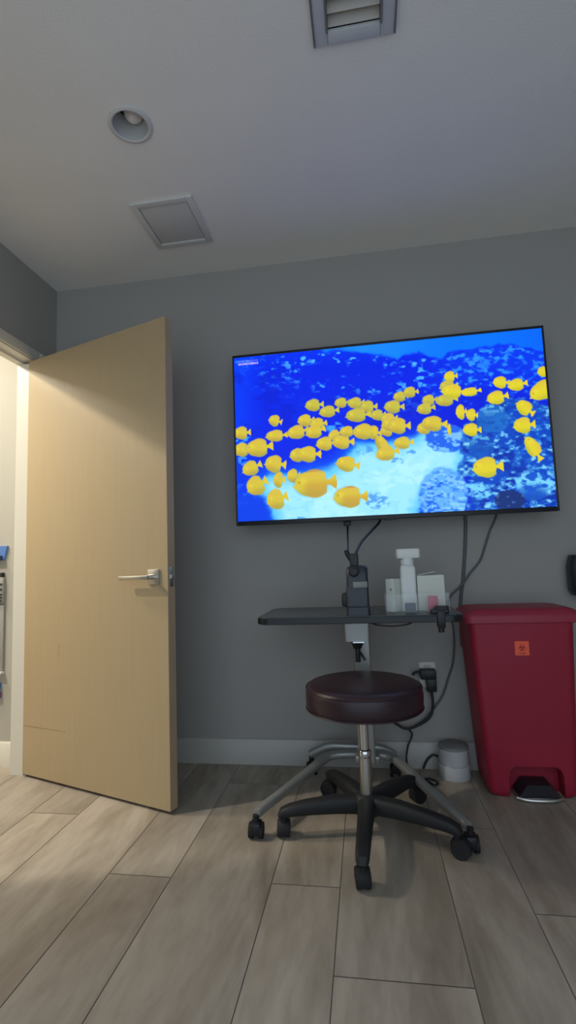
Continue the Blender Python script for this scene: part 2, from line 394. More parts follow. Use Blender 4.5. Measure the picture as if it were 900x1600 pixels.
# the moving picture: an emissive grid coloured per vertex
NX, NY = 560, 316
QC = [(362.5, 561), (849, 511.5), (868, 790), (375, 815.5)]   # frame of the picture's own drawing coordinates
def homog():
    uv = [(0, 0), (1, 0), (1, 1), (0, 1)]; A_, b_ = [], []
    for (u, v), (x, y) in zip(uv, QC):
        A_.append([u, v, 1, 0, 0, 0, -x*u, -x*v]); b_.append(x)
        A_.append([0, 0, 0, u, v, 1, -y*u, -y*v]); b_.append(y)
    h = np.linalg.solve(np.array(A_, float), np.array(b_, float)); return np.append(h, 1).reshape(3, 3)
def paint():
    rng = np.random.default_rng(11)
    U, V = np.meshgrid(np.linspace(0, 1, NX), np.linspace(0, 1, NY))
    h = homog(); w = h[2, 0]*U+h[2, 1]*V+1
    X = (h[0, 0]*U+h[0, 1]*V+h[0, 2])/w; Y = (h[1, 0]*U+h[1, 1]*V+h[1, 2])/w
    def vnoise(x, y, seed):
        g = np.random.default_rng(seed).random((256, 256))
        xi = np.floor(x).astype(int); yi = np.floor(y).astype(int); fx = x-xi; fy = y-yi
        fx = fx*fx*(3-2*fx); fy = fy*fy*(3-2*fy); q = lambda a, c: g[a % 256, c % 256]
        return (q(xi, yi)*(1-fx)+q(xi+1, yi)*fx)*(1-fy)+(q(xi, yi+1)*(1-fx)+q(xi+1, yi+1)*fx)*fy
    def fbm(sx, sy, seed, o=4):
        t = 0; a = .5
        for k in range(o): t = t+a*vnoise(X/sx*2**k, (Y+.06*X)/sy*2**k, seed+k); a *= .5
        return t/(1-.5**o)
    def ss(a, b_, x): t = np.clip((x-a)/(b_-a), 0, 1); return t*t*(3-2*t)
    C = np.zeros((NY, NX, 3))
    def mixc(m, c): C[:] = C*(1-m[..., None])+np.array(c, float)*m[..., None]
    n1 = fbm(28, 18, 1); n2 = fbm(10, 6, 9); n3 = fbm(8, 4.6, 17, 3); n4 = fbm(50, 30, 23)
    C[:] = (0, 34, 222)
    mixc(ss(600, 530, Y+.1*(X-360))*.8, (0, 62, 246))
    mixc(ss(420, 362, X)*.45, (0, 84, 255))
    mixc(ss(600, 660, Y+.1*(X-600))*ss(480, 700, X)*.5, (0, 20, 200))
    # open water over the reef
    tx = [360, 440, 470, 492, 505, 520, 545, 565, 600, 622, 632, 655, 672, 690, 705, 740, 775, 800, 830, 860]
    ty = [500, 520, 530, 541, 551, 546, 549, 552, 556, 563, 554, 551, 558, 562, 549, 545, 539, 538, 543, 552]
    top = np.interp(X, tx, ty)+7*(n2-.5)
    mixc(ss(3, -3, Y-top)*1., (0, 112, 255))
    mixc(ss(3, -6, Y-top)*ss(480, 560, X)*ss(720, 560, X)*.7, (30, 140, 255))
    mixc(ss(3, -6, Y-top)*ss(740, 860, X)*.7, (0, 92, 246))
    # distant reef flecks
    reef = ss(0, 5, Y-top)
    near = reef*ss(118, 30, Y-top+40*(n1-.5))
    fl = ss(.49, .60, n3*.62+n2*.38)
    mixc(fl*near*ss(.34, .56, n1)*.62, (26, 118, 250))
    mixc(ss(.57, .66, n3*.72+n2*.28)*near*ss(.38, .55, n1)*.85, (84, 186, 255))
    rr = reef*ss(660, 740, X)*ss(90, 10, Y-top)
    mixc(rr*.55, (0, 70, 235)); mixc(rr*ss(.44, .66, n3*.5+n2*.5)*.8, (44, 150, 250))
    mixc(reef*ss(690, 640, Y+.1*(X-600))*ss(.55, .7, n1)*ss(40, 90, Y-top)*.45, (0, 26, 190))
    # pale sand
    import itertools
    poly = [(434, 830), (424, 795), (408, 775), (404, 752), (422, 738), (448, 742), (478, 738), (515, 730), (540, 714), (556, 692), (590, 692), (618, 688), (645, 684), (664, 668), (700, 662), (722, 690), (728, 715), (722, 745), (690, 752), (668, 775), (656, 800), (656, 830)]
    Xn = X+10*(n2-.5); Yn = Y+9*(n1-.5); ins = np.zeros_like(X, bool); dist = np.full_like(X, 1e9)
    for (ax, ay), (bx_, by) in zip(poly, poly[1:]+poly[:1]):
        cnd = ((ay > Yn) != (by > Yn)) & (Xn < (bx_-ax)*(Yn-ay)/((by-ay) or 1e-9)+ax); ins ^= cnd
        t = np.clip(((Xn-ax)*(bx_-ax)+(Yn-ay)*(by-ay))/((bx_-ax)**2+(by-ay)**2), 0, 1)
        dist = np.minimum(dist, np.hypot(Xn-ax-t*(bx_-ax), Yn-ay-t*(by-ay)))
    sd = np.where(ins, dist, -dist)
    mixc(ss(-26, 4, sd)*ss(700, 640, X)*ss(640, 700, Y)*.7, (0, 96, 240))
    mixc(ss(-5, 8, sd), (96, 194, 242)); mixc(ss(4, 26, sd)*.9, (160, 226, 246))
    mixc(ss(8, 30, sd)*ss(.52, .66, n4)*.5, (186, 238, 246))
    mixc(ss(0, 10, sd)*ss(.55, .72, n2)*.16, (90, 180, 235))
    for cx, cy, rx, ry in ((588, 783, 26, 14), (620, 722, 12, 7), (642, 708, 9, 5), (570, 705, 16, 10), (470, 812, 14, 5)):
        q = ((X-cx)/rx)**2+((Y-cy)/ry)**2
        mixc(ss(1.1, .3, q)*ss(.46, .60, n3)*.75, (60, 136, 226))
    # blue bottom-left and left rocks
    q = ss(432, 416, X+8*(n2-.5)-.25*(Y-815))*ss(752, 776, Y-.35*(X-370)+10*(n1-.5))
    mixc(q, (0, 60, 224)); mixc(q*ss(.55, .7, n3)*ss(800, 760, Y)*.7, (60, 150, 245))
    q = ss(412, 380, X)*ss(690, 710, Y)*ss(770, 740, Y); mixc(q*.6, (0, 50, 215)); mixc(q*ss(.55, .68, n3)*.7, (80, 170, 250))
    for cx, cy, rx, ry in ((523, 670, 16, 10), (380, 690, 18, 7)):
        q = ss(1.2, .4, ((X-cx)/rx)**2+((Y-cy)/ry)**2); mixc(q*ss(.42, .6, n3)*.8, (70, 180, 255))
    # mottled boulder on the sand
    q = ss(1.15, .85, ((X-692)/38)**2+((Y-776)/44)**2+.5*(n2-.5)); mixc(q, (96, 170, 244))
    mixc(q*ss(.48, .56, n2*.6+n3*.4)*.7, (40, 116, 230)); mixc(q*ss(.53, .62, n1*.5+n3*.5)*.8, (14, 84, 222)); mixc(q*ss(.50, .60, vnoise(X/5, Y/3.2, 77)*.5+n3*.5)*.6, (156, 218, 250))
    q = ss(1.15, .8, ((X-697)/32)**2+((Y-686)/22)**2+.6*(n2-.5)); mixc(q, (30, 96, 228)); mixc(q*ss(.46, .6, n3*.6+n2*.4)*.85, (130, 200, 250))
    # near reef, right
    rp = np.interp(X, [716, 724, 740, 756, 775, 800, 830, 870], [716, 664, 652, 640, 626, 622, 626, 640])
    rg = ss(-3, 5, Y-rp+8*(n2-.5))*ss(712, 732, X+26*(n2-.5)+34*(n1-.5)-.05*(Y-700))
    mixc(rg, (8, 66, 186)); mixc(rg*ss(.45, .62, n1)*.8, (4, 42, 158))
    mixc(rg*ss(.47, .60, n3*.5+n2*.5)*.6, (44, 128, 214)); mixc(rg*ss(.58, .72, n3*.6+n2*.4)*.9, (140, 214, 246))
    for cx, cy, rx, ry, c in ((770, 655, 26, 22, (36, 128, 204)), (752, 700, 20, 22, (22, 96, 196)), (830, 760, 26, 22, (30, 96, 206))):
        rad = ((X-cx)/rx)**2+((Y-cy)/ry)**2
        q = ss(1.15, .8, rad+.7*(n2-.5)); mixc(q*.6, c); mixc(q*ss(.44, .56, n2*.5+n3*.5)*.75, (8, 66, 168)); mixc(q*ss(cy+6, cy-ry, Y)*ss(.44, .56, n3*.6+n2*.4)*.85, (112, 200, 236))
    band = rg*np.exp(-((Y-(764-.10*(X-760)+10*np.sin(X/17)))/16)**2); mixc(band*ss(.40, .58, n2*.5+n3*.5)*.95, (120, 208, 248))
    q = ss(1.1, .8, ((X-795)/24)**2+((Y-782)/17)**2+.3*(n2-.5)); mixc(q, (18, 46, 116)); mixc(q*ss(.62, .72, n3)*.6, (90, 130, 190))
    # small caption, upper left
    for k in range(12):
        x = 370+k*2.6; y = 568.2-.10*(x-370)
        mixc(((abs(X-x-1) < 1.0) & (abs(Y-(y-1.6)) < 1.1)).astype(float)*.55, (150, 140, 255))
        mixc(((abs(X-x-1) < 1.15) & (abs(Y-(y+2.6)) < 1.5)).astype(float)*.85, (190, 176, 255))
    # the shoal: x, y, half length, half height, tilt, tail side
    F = [(488, 635, 11, 8.5, 0), (511, 645, 12, 8, -4), (532, 631, 9, 7, 0), (554, 631.5, 10, 8, 0), (573.5, 637, 10, 8.5, 4), (556, 650.5, 15, 9.5, 0), (589, 650, 9, 7.5, 0),
         (613, 637, 12, 9, 5), (624, 621, 9, 7, 0), (640, 614, 9, 7.5, 0), (669.5, 626.5, 9, 7.5, 0), (663, 640, 11, 8, -4), (703, 589, 8, 7.5, 0), (699, 605, 11, 9, 0),
         (734, 613.5, 12, 6, -5), (695, 626.5, 13, 8.5, -5), (706, 612, 15, 9.5, 8), (782, 598, 10, 8.5, 8), (807, 602, 12, 8.5, -5), (775, 622.5, 13, 9.5, -6), (849, 581, 7, 7.5, 0), (848, 611, 20, 13, -22),
         (719.5, 645, 6.5, 10.5, 0), (736, 649, 7, 8.5, 10), (819, 637, 12, 10, 40), (816, 665.5, 13, 11, 0), (831, 698, 16, 9.5, 62), (757, 731, 18, 14, 0),
         (428, 659, 8, 8, 18), (376, 679, 10, 9, 0), (429, 683, 13, 8, 0), (475.5, 659, 10, 8.5, 0), (495, 664, 10, 8, 0), (462.5, 677.5, 13, 9.5, -8), (490, 676.5, 12, 9.5, -12),
         (377, 705, 11, 9.5, 0), (402, 702, 16, 12.5, -3), (522, 682, 9, 7, -20), (507, 695, 12, 9.5, 0), (533, 692, 13, 10, 5), (464, 713, 10, 9.5, 0), (480, 711.5, 14, 11, 4),
         (541.5, 676, 10, 7.5, 0), (581, 677, 10, 9.5, 10), (566.5, 676, 14, 11, 0), (606, 656, 10, 8, 0), (604, 674, 9, 8.5, 0), (610, 664, 13, 10, 0), (621, 667, 13, 11, 4), (662, 670.5, 10, 8.5, -5), (675, 663, 15, 10.5, 8),
         (628, 693.5, 12, 8.5, 0), (596, 694, 13, 8, 65), (602, 710, 14, 10, -8), (702, 672.5, 3, 8, 0), (735, 672.5, 11, 9, 6),
         (428, 726.5, 12.5, 12, 10), (392, 734, 12, 10, -18), (540.5, 726, 14, 10.5, 14), (436, 751, 7, 11, 8), (458, 745, 8, 9.5, 0), (400.5, 761, 13, 13.5, -22), (432, 781.5, 12.5, 14, -12), (543.5, 777, 20, 14.5, 3), (487, 757, 25, 19, 0)]
    for i, (fx, fy, a, b_, an) in enumerate(F):
        t = math.radians(an-5); dx, dy = X-fx, Y-fy
        p = (dx*math.cos(t)+dy*math.sin(t))/a; q = (-dx*math.sin(t)+dy*math.cos(t))/b_
        big = min(1, a/18)
        body = ss(1.12, .92, (abs(p)**2.1+abs(q)**(2.0+.3*(p > 0))))
        snout = ss(.06, -.02, abs(q-.18)-.62*(p+1.17))*((p > -1.17) & (p < -.5))
        tail = ss(.06, -.04, abs(q+.02)-np.interp(p, [.8, 1.02, 1.2, 1.58, 1.62], [.42, .17, .24, .62, .0]))*((p > .75) & (p < 1.62)) if a > 4 else 0*p
        fin = ss(.08, -.05, abs(q)-(1.14-.75*(p-.25)**2))*((p > -.55) & (p < .95))
        m = np.clip(np.maximum.reduce([body, snout, tail, fin*.9]), 0, 1)
        halo = ss(1.45, 1.0, p*p+q*q); mixc(halo*(1-m)*.3, (50, 128, 190))
        hue = (186, 182, 66) if fy < 655 else (204, 186, 58)
        if fx > 700: hue = (214, 200, 44)
        mixc(m, hue)
        mixc(m*ss(-.1, -.8, q)*.35, (214, 172, 72)); mixc(m*ss(.2, .95, q)*.55, (140, 150, 72) if fx < 700 else (172, 172, 40)); mixc(m*ss(.35, .05, np.hypot(p+.45, (q+.25)*b_/a))*.45, (226, 214, 62))
        mixc(m*ss(.9, 1.3, p)*.3, (232, 200, 30))
        if a > 17 and fx < 700: mixc(m*ss(-.5, .3, q)*ss(-.7, -.1, p)*.6, (188, 142, 58)); mixc(m*ss(-.86, -1.05, q)*.7, (178, 120, 74))
        else: mixc(m*ss(-.2, .6, q)*ss(.8, -.2, p)*.28*(fx < 700), (180, 128, 60))
        if a > 6: mixc(ss(.10, .03, np.hypot(p+.72, (q+.16)*b_/a))*m*.4*big, (110, 80, 30))
    C[:] = np.clip(C, 0, 255)
    s = C/255; lin = np.where(s <= .04045, s/12.92, ((s+.055)/1.055)**2.4)
    return lin
def build_screen():
    lin = paint()
    u, v = np.meshgrid(np.linspace(0, 1, NX), np.linspace(0, 1, NY))
    co = np.stack([SX0+(SX1-SX0)*u, np.full_like(u, TY+.0015), SZ1-(SZ1-SZ0)*v], -1).reshape(-1, 3)-np.array(tv.location)
    idx = np.arange(NX*NY).reshape(NY, NX)
    q = np.stack([idx[:-1, :-1], idx[1:, :-1], idx[1:, 1:], idx[:-1, 1:]], -1).reshape(-1, 4)
    me = bpy.data.meshes.new('screen'); me.vertices.add(NX*NY); me.loops.add(q.size); me.polygons.add(len(q))
    me.vertices.foreach_set('co', co.ravel()); me.loops.foreach_set('vertex_index', q.ravel())
    me.polygons.foreach_set('loop_start', np.arange(0, q.size, 4))
    me.update(calc_edges=True)
    at = me.color_attributes.new('picture', 'FLOAT_COLOR', 'POINT')
    at.data.foreach_set('color', np.concatenate([lin.reshape(-1, 3), np.ones((NX*NY, 1))], 1).astype(np.float32).ravel())
    m = bpy.data.materials.new('lit_screen'); m.use_nodes = True; nt = m.node_tree; p = nt.nodes['Principled BSDF']
    p.inputs['Base Color'].default_value = (.004, .004, .005, 1); p.inputs['Roughness'].default_value = .35; p.inputs['Specular IOR Level'].default_value = .2
    a = nt.nodes.new('ShaderNodeAttribute'); a.attribute_name = 'picture'
    nt.links.new(a.outputs['Color'], p.inputs['Emission Color']); p.inputs['Emission Strength'].default_value = 1.16
    me.materials.append(m); o = bpy.data.objects.new('screen', me); COL.objects.link(o); o.parent = tv
build_screen()

# ------------------------------------------------------------------ instrument table
tb = thing('instrument_table', 'wheeled instrument table with dark top and silver legs under television', 'table', (-.05, -.3, 0))
TT = .752
def taper_top(z, ins=0): return rrect(-.042, -.300, .402-ins, .205-ins, .055-ins, z, 8)
MB().rings([taper_top(TT-.004, .003), taper_top(TT, .006)]).build('table_top', M['top'], tb)
MB().rings([taper_top(TT-.030, .006), taper_top(TT-.027, .0), taper_top(TT-.006, 0), taper_top(TT-.004, .003)]).build('edge_band', M['edge'], tb)
b = MB(); b.rings([rrect(-.05, -.26, .057, .075, .012, TT-.0295), rrect(-.05, -.26, .053, .07, .012, TT-.125)])
b.build('bracket', M['silver'], tb)
b = MB(); b.box((-.068, -.345, TT-.130), (-.020, -.30, TT-.124), .001); b.build('highlight_plate', M['chrome'], tb)  # bright strip added in place of a highlight on the bracket's lower edge
b = MB(); b.cyl((-.05, -.315, TT-.130), (-.05, -.315, TT-.155), .026, 20, .016); b.cyl((-.05, -.315, TT-.155), (-.05, -.315, TT-.21), .011, 16)
b.tube([(-.045, -.315, TT-.165), (-.03, -.33, TT-.185), (-.02, -.335, TT-.20)], .005)
b.build('height_lever', M['black'], tb)
b = MB(); b.rings([rrect(-.033, -.225, .036, .028, .009, .11), rrect(-.033, -.225, .036, .028, .009, TT-.03)])
b.build('column', M['silver'], tb)
MB().rings([rrect(-.033, -.225, .029, .022, .006, .14), rrect(-.033, -.225, .029, .022, .006, .15)]).build('column_sleeve', M['chrome'], tb)
# rear bar and swept front legs
b = MB(); b.sweep(catmull([(-.292, -.105, .088), (-.262, -.108, .104), (-.205, -.115, .128), (-.12, -.125, .133), (-.05, -.128, .133), (.0, -.125, .131), (.045, -.115, .118), (.088, -.105, .092)]), [(.018, .017)], 14, 3.)
b.box((-.085, -.235, .098), (.02, -.115, .132), .008)
b.build('rear_bar', M['silver'], tb)
for sgn, pts, cx, cy in ((-1, [(-.05, -.165, .116), (-.12, -.168, .116), (-.185, -.178, .113), (-.225, -.215, .107), (-.30, -.365, .093), (-.4085, -.598, .083), (-.428, -.640, .078)], -.430, -.648),
                         (1, [(-.04, -.165, .116), (.015, -.168, .116), (.062, -.178, .113), (.095, -.215, .107), (.165, -.365, .093), (.270, -.612, .083), (.292, -.66, .078)], .297, -.672)):
    l = MB().sweep(catmull(pts), [(.022, .016), (.021, .016), (.015, .014)], 14, 3.).build('leg', M['silver'], tb)
    c = MB(); c.cyl((cx, cy, .05), (cx, cy, .078), .011, 16)
    c.box((cx-.021, cy-.024, .014), (cx+.021, cy+.026, .058), .010)
    c = c.build('caster', M['black'], l)
    for dx in (-.017, .017):
        pass
    w = MB()
    for dx in (-.018, .018): w.cyl((cx+dx-.007, cy+.003, .0265), (cx+dx+.007, cy+.003, .0265), .0262, 28)
    # wheels join the caster mesh level (third level is the caster itself)
    w.build('wheel', M['rubber'], l)
for cx in (-.288, .086):
    c = MB(); c.cyl((cx, -.105, .05), (cx, -.105, .082), .011, 16); c.box((cx-.02, -.127, .016), (cx+.02, -.082, .056), .009)
    for dx in (-.017, .017): c.cyl((cx+dx-.006, -.104, .0262), (cx+dx+.006, -.104, .0262), .026, 24)
    c.build('caster', M['rubber'], tb)

# instrument standing at the table front
dv = thing('diagnostic_instrument', 'dark upright medical instrument with round front knob on the table', 'medical instrument', (-.038, -.445, TT))
b = MB(); b.rings([rrect(-.036, -.440, .046, .052, .012, TT), rrect(-.036, -.440, .046, .052, .012, TT+.030), rrect(-.036, -.440, .040, .046, .012, TT+.036)]); b.build('base', M['device'], dv)
b = MB(); b.rings([rrect(-.037, -.440, .044, .047, .010, TT+.034), rrect(-.037, -.440, .045, .047, .010, TT+.088), rrect(-.036, -.438, .043, .044, .012, TT+.108)]); b.build('lower_body', M['device'], dv)
b = MB(); b.box((-.100, -.470, TT+.032), (-.072, -.415, TT+.085), .009); b.build('side_knob', M['black'], dv)
b = MB(); b.rings([rrect(-.035, -.438, .043, .043, .012, TT+.106), rrect(-.035, -.436, .042, .040, .012, TT+.150), rrect(-.034, -.433, .042, .038, .014, TT+.178), rrect(-.034, -.430, .038, .034, .016, TT+.189), rrect(-.034, -.428, .028, .024, .016, TT+.193)]); b.build('upper_housing', M['device'], dv)
MB().box((-.052, -.4845, TT+.106), (.004, -.478, TT+.130), .002).build('display_strip', M['device2'], dv)
X = Matrix.Translation((-.047, -.472, TT+.170)) @ Matrix.Rotation(math.radians(82), 4, 'X')
MB().lathe([(.021, 0), (.021, .012), (.019, .017), (.012, .020), (.0005, .0205)], n=30, xf=X).build('front_knob', M['black'], dv)
b = MB(); b.rings([rrect(-.044, -.430, .016, .014, .006, TT+.188), rrect(-.046, -.430, .019, .016, .006, TT+.236), rrect(-.046, -.430, .017, .014, .006, TT+.242)])
b.sweep([(-.058, -.430, TT+.215), (-.070, -.430, TT+.238), (-.076, -.430, TT+.256)], [(.008, .008), (.009, .009), (.008, .008)], 12); b.build('neck', M['black'], dv)

def cord(name, pts, r, m, label):
    P = Vector(pts[0]); o = MB().tube(pts, r, 8).build(name, M[m], origin=P); return tag(o, label, 'cable')
c = cord('cable', [(-.074, -.105, 1.16), (-.074, -.11, 1.12), (-.072, -.22, 1.07), (-.068, -.36, 1.03), (-.066, -.425, 1.0), (-.058, -.43, TT+.228)], .0042, 'cable', 'thin black cable hanging from television connector to left of the instrument')
bb = MB().box((-.092, -.125, 1.128), (-.058, -.095, 1.156), .004); bb.build('connector', M['black'], c)
cord('cable', [(.082, -.105, 1.16), (.072, -.12, 1.135), (.03, -.21, 1.09), (-.01, -.31, 1.045), (-.032, -.40, 1.005), (-.038, -.43, TT+.236)], .0058, 'cable', 'thicker black cable slanting from television down to the right of the instrument neck')

# ------------------------------------------------------------------ things on the table
FY = -.452
ty = thing('acrylic_tray', 'clear acrylic organizer tray holding cartons on the table right side', 'tray', (.193, -.38, TT))
b = MB(); x0, x1, y0, y1, z0, z1 = .072, .315, FY, -.290, TT, TT+.076
b.box((x0, y0, z0), (x1, y1, z0+.003)); b.build('tray_bottom', M['acrylic'], ty)
for nm, p, q in (('tray_wall', (x0, y0, z0+.003), (x1, y0+.003, z1)), ('tray_wall', (x0, y1-.003, z0+.003), (x1, y1, z1)), ('tray_wall', (x0, y0+.003, z0+.003), (x0+.003, y1-.003, z1)), ('tray_wall', (x1-.003, y0+.003, z0+.003), (x1, y1-.003, z1)), ('divider', (.193, y0+.003, z0+.003), (.196, y1-.003, z1-.01))):
    MB().box(p, q).build(nm, M['acrylic'], ty)
zt = TT+.0032
bt = thing('dispenser_bottle', 'tall white bottle with wide flat pump head standing in the tray', 'bottle', (.169, -.365, zt))
b = MB(); b.rings([rrect(.169, -.365, .030, .024, .012, zt), rrect(.169, -.365, .031, .025, .012, zt+.006), rrect(.169, -.365, .031, .025, .012, zt+.165), rrect(.169, -.365, .029, .023, .012, zt+.178), rrect(.169, -.365, .022, .019, .012, zt+.184)]); b.build('body', M['white'], bt)
b = MB(); b.lathe([(.026, 0), (.027, .004), (.027, .022), (.024, .026)], (.169, -.365, zt+.183), 32); b.build('collar', M['white'], bt)
b = MB(); b.rings([rrect(.174, -.365, .046, .022, .012, zt+.212), rrect(.174, -.365, .048, .024, .012, zt+.217), rrect(.174, -.365, .048, .024, .012, zt+.244), rrect(.174, -.365, .044, .020, .012, zt+.250)]); b.lathe([(.024, 0), (.024, .008)], (.169, -.365, zt+.206), 24); b.build('pump_head', M['white'], bt)
def carton(name, cx, cy, hx, hy, h, rz, label, mats, extra=None):
    r = thing(name, label, 'carton', (cx, cy, zt))
    X = Matrix.Translation((cx, cy, zt)) @ Matrix.Rotation(math.radians(rz), 4, 'Z')
    MB().box((-hx, -hy, 0), (hx, hy, h), .0015, xf=X).build('box', M[mats[0]], r)
    return r, X
r, X = carton('carton', .107, -.388, .019, .026, .130, -34, 'narrow white carton with shade-coloured dark side at left end of tray', ('card',))
MB().box((-.0196, -.024, .002), (-.0188, .024, .128), xf=X).build('shaded_side', M['darkcard'], r)  # dark sheet colours in the shade on the carton's turned left face
MB().lathe([(.006, 0), (.006, .0008)], n=20, xf=X @ Matrix.Translation((.004, -.0262, .088)) @ Matrix.Rotation(PI/2, 4, 'X')).build('printed_dot', M['greyp'], r)
r, X = carton('carton', .257, -.345, .053, .036, .140, 0, 'wide white carton with raised top flap at right end of tray', ('card',))
Xf = X @ Matrix.Translation((-.010, .0, .141)) @ Matrix.Rotation(math.radians(-9), 4, 'Y') @ Matrix.Translation((-.0, 0, .006))
MB().box((-.034, -.030, 0), (.034, .034, .0012), xf=Xf).build('flap', M['card'], r)
r, X = carton('carton', .256, -.420, .018, .012, .060, 0, 'small magenta red carton at front of the clear tray', ('redcard',))
r, X = carton('carton', .168, -.420, .020, .010, .034, 0, 'small dark carton lying in tray before the white bottle', ('darkcard',))

cl = thing('edge_clamp', 'black clamp gripping the front edge of table below magenta carton', 'clamp', (.275, -.49, TT))
b = MB(); b.box((.238, -.500, TT+.0005), (.306, -.462, TT+.018), .005); b.rings([rrect(.276, -.482, .030, .020, .012, TT+.017), rrect(.280, -.482, .024, .016, .012, TT+.030)]); b.build('upper_jaw', M['black'], cl)
b = MB(); b.box((.258, -.514, TT-.045), (.286, -.506, TT+.014), .003); b.box((.258, -.512, TT-.050), (.286, -.470, TT-.0305), .003); b.build('lower_jaw', M['black'], cl)
b = MB(); b.cyl((.272, -.488, TT-.068), (.272, -.488, TT-.045), .011, 18); b.build('screw', M['black'], cl)
cord('cable', [(.0, -.40, TT-.034), (.03, -.49, TT-.036), (.09, -.497, TT-.041), (.15, -.49, TT-.036), (.18, -.40, TT-.034)], .003, 'cable', 'thin black cable sagging just below the table front edge')

# ------------------------------------------------------------------ stool
SXc, SYc = -.036, -.580
st = thing('rolling_stool', 'round burgundy padded stool on black five-star caster base', 'stool', (SXc, SYc, 0))
sx, sy = -.030, -.580
b = MB(); b.lathe([(.10, .418), (.190, .410), (.203, .413), (.210, .422), (.212, .440), (.212, .470), (.208, .488), (.198, .498), (.180, .502), (.12, .504), (.001, .505)], (sx, sy, .022), 64); b.build('seat', M['vinyl'], st)
b = MB(); 
for z in (.440, .510):
    pr = .2105 if z < .47 else .2085
    n = 64; rr = []
    for k in range(n):
        a = 2*PI*k/n
        rr.append([Vector((sx+(pr+.003*math.cos(q*PI/3))*math.cos(a), sy+(pr+.003*math.cos(q*PI/3))*math.sin(a), z+.003*math.sin(q*PI/3))) for q in range(6)])
    b.rings(rr, closed=True)
b.build('seat_piping', M['vinyl'], st)
b = MB(); b.box((sx-.07, sy-.07, .426), (sx+.07, sy+.07, .436), .003); b.cyl((sx, sy, .405), (sx, sy, .428), .030, 24); b.build('mounting_plate', M['blackmatte'], st)
b = MB(); b.cyl((SXc, SYc, .27), (SXc, SYc, .412), .0165, 28); b.build('gas_lift', M['chrome'], st)
b = MB(); b.lathe([(.0215, .258), (.0235, .262), (.0235, .282), (.0205, .287), (.018, .288)], (SXc, SYc, 0), 32); b.build('collar', M['chrome'], st)
b = MB(); b.cyl((SXc, SYc, .13), (SXc, SYc, .262), .0225, 28); b.build('cylinder', M['steel'], st)
b = MB(); b.lathe([(.030, .066), (.047, .072), (.052, .09), (.050, .118), (.040, .132), (.030, .137)], (SXc, SYc, 0), 40); b.build('hub', M['blackmatte'], st)
for k, (ang, R, yaw) in enumerate(((-93, .315, 100), (-23, .310, -10), (52, .305, 30), (119, .312, 170), (191, .302, 95))):
    a = math.radians(ang); u = Vector((math.cos(a), math.sin(a), 0)); c0 = Vector((SXc, SYc, 0))
    l = MB().sweep([c0+u*.03+Vector((0, 0, .102)), c0+u*.12+Vector((0, 0, .104)), c0+u*.22+Vector((0, 0, .099)), c0+u*(R-.025)+Vector((0, 0, .092)), c0+u*(R+.002)+Vector((0, 0, .084)), c0+u*(R+.014)+Vector((0, 0, .072))],
                  [(.030, .030), (.027, .028), (.024, .023), (.0225, .019), (.021, .016), (.014, .008)], 14, 3.6)
    l = l.build('leg', M['blackmatte'], st)
    p = c0+u*R; ya = math.radians(yaw); f = Vector((math.cos(ya), math.sin(ya), 0)); s_ = Vector((-f.y, f.x, 0)); q = p+f*.010
    c = MB(); c.cyl(p+Vector((0, 0, .052)), p+Vector((0, 0, .082)), .011, 16)
    # hood: half shell over the twin wheels
    rings = []
    for w in (-.022, -.014, .014, .022):
        rad = .028 if abs(w) > .02 else .0325
        rings.append([q+s_*w+f*(rad*math.cos(t))+Vector((0, 0, .0285+rad*math.sin(t))) for t in [math.radians(-25+230*i/14) for i in range(15)]])
    c.rings(rings)
    for dx in (-1, 1): c.cyl(q+s_*(dx*.008)+Vector((0, 0, .0285)), q+s_*(dx*.021)+Vector((0, 0, .0285)), .0283, 28)
    c.build('caster', M['rubber'], l)

# ------------------------------------------------------------------ red bin
bn = thing('step_on_bin', 'tall red step-on waste bin with orange sticker beside the table', 'waste bin', (.615, -.17, 0))
def body():
    b = MB(); rr = []
    for z, x0, x1, y0, y1, r in ((.0, .470, .768, -.262, -.055, .035), (.012, .452, .786, -.272, -.045, .03), (.03, .448, .789, -.274, -.043, .03), (.30, .432, .802, -.284, -.036, .03), (.672, .412, .818, -.296, -.027, .03), (.690, .411, .819, -.297, -.026, .03)):
        rr.append(rrect((x0+x1)/2, (y0+y1)/2, (x1-x0)/2, (y1-y0)/2, r, z, 8))
    b.rings(rr); o = b.build('body', M['red'], bn)
    c = MB(); cx = .630
    prof = [(cx-.104, -.05), (cx-.104, .085), (cx-.096, .108), (cx-.078, .122), (cx+.078, .122), (cx+.096, .108), (cx+.104, .085), (cx+.104, -.05)]
    c.rings([[Vector((x, y, z)) for x, z in prof] for y in (-.36, -.205)])
    co = c.build('cut_form', M['red'])
    md = o.modifiers.new('notch', 'BOOLEAN'); md.operation = 'DIFFERENCE'; md.object = co; md.solver = 'EXACT'
    bpy.context.view_layer.update()
    me = bpy.data.meshes.new_from_object(o.evaluated_get(bpy.context.evaluated_depsgraph_get()))
    o.modifiers.clear(); o.data = me; me.materials.clear(); me.materials.append(M['red']); me.shade_smooth(); me.set_sharp_from_angle(angle=math.radians(38))
    bpy.data.objects.remove(co)
body()
b = MB(); rr = []
for z, g in ((.688, .012), (.690, .016), (.716, .017), (.722, .012), (.736, -.004), (.744, -.022), (.747, -.05)):
    rr.append(rrect(.622, -.165, .214+g, .130+g*.55, .035, z, 8))
b.rings(rr); b.build('lid', M['redrim'], bn)
b = MB(); b.rings([[Vector((.630+sx_*.078*(1 if i < 1 else .92), y, z)) for sx_, z in ((-1, .012), (1, .012), (1, .020), (.6, .060), (-.6, .060), (-1, .020))] for i, y in enumerate((-.214, -.300))])
b.build('pedal', M['pedal'], bn)
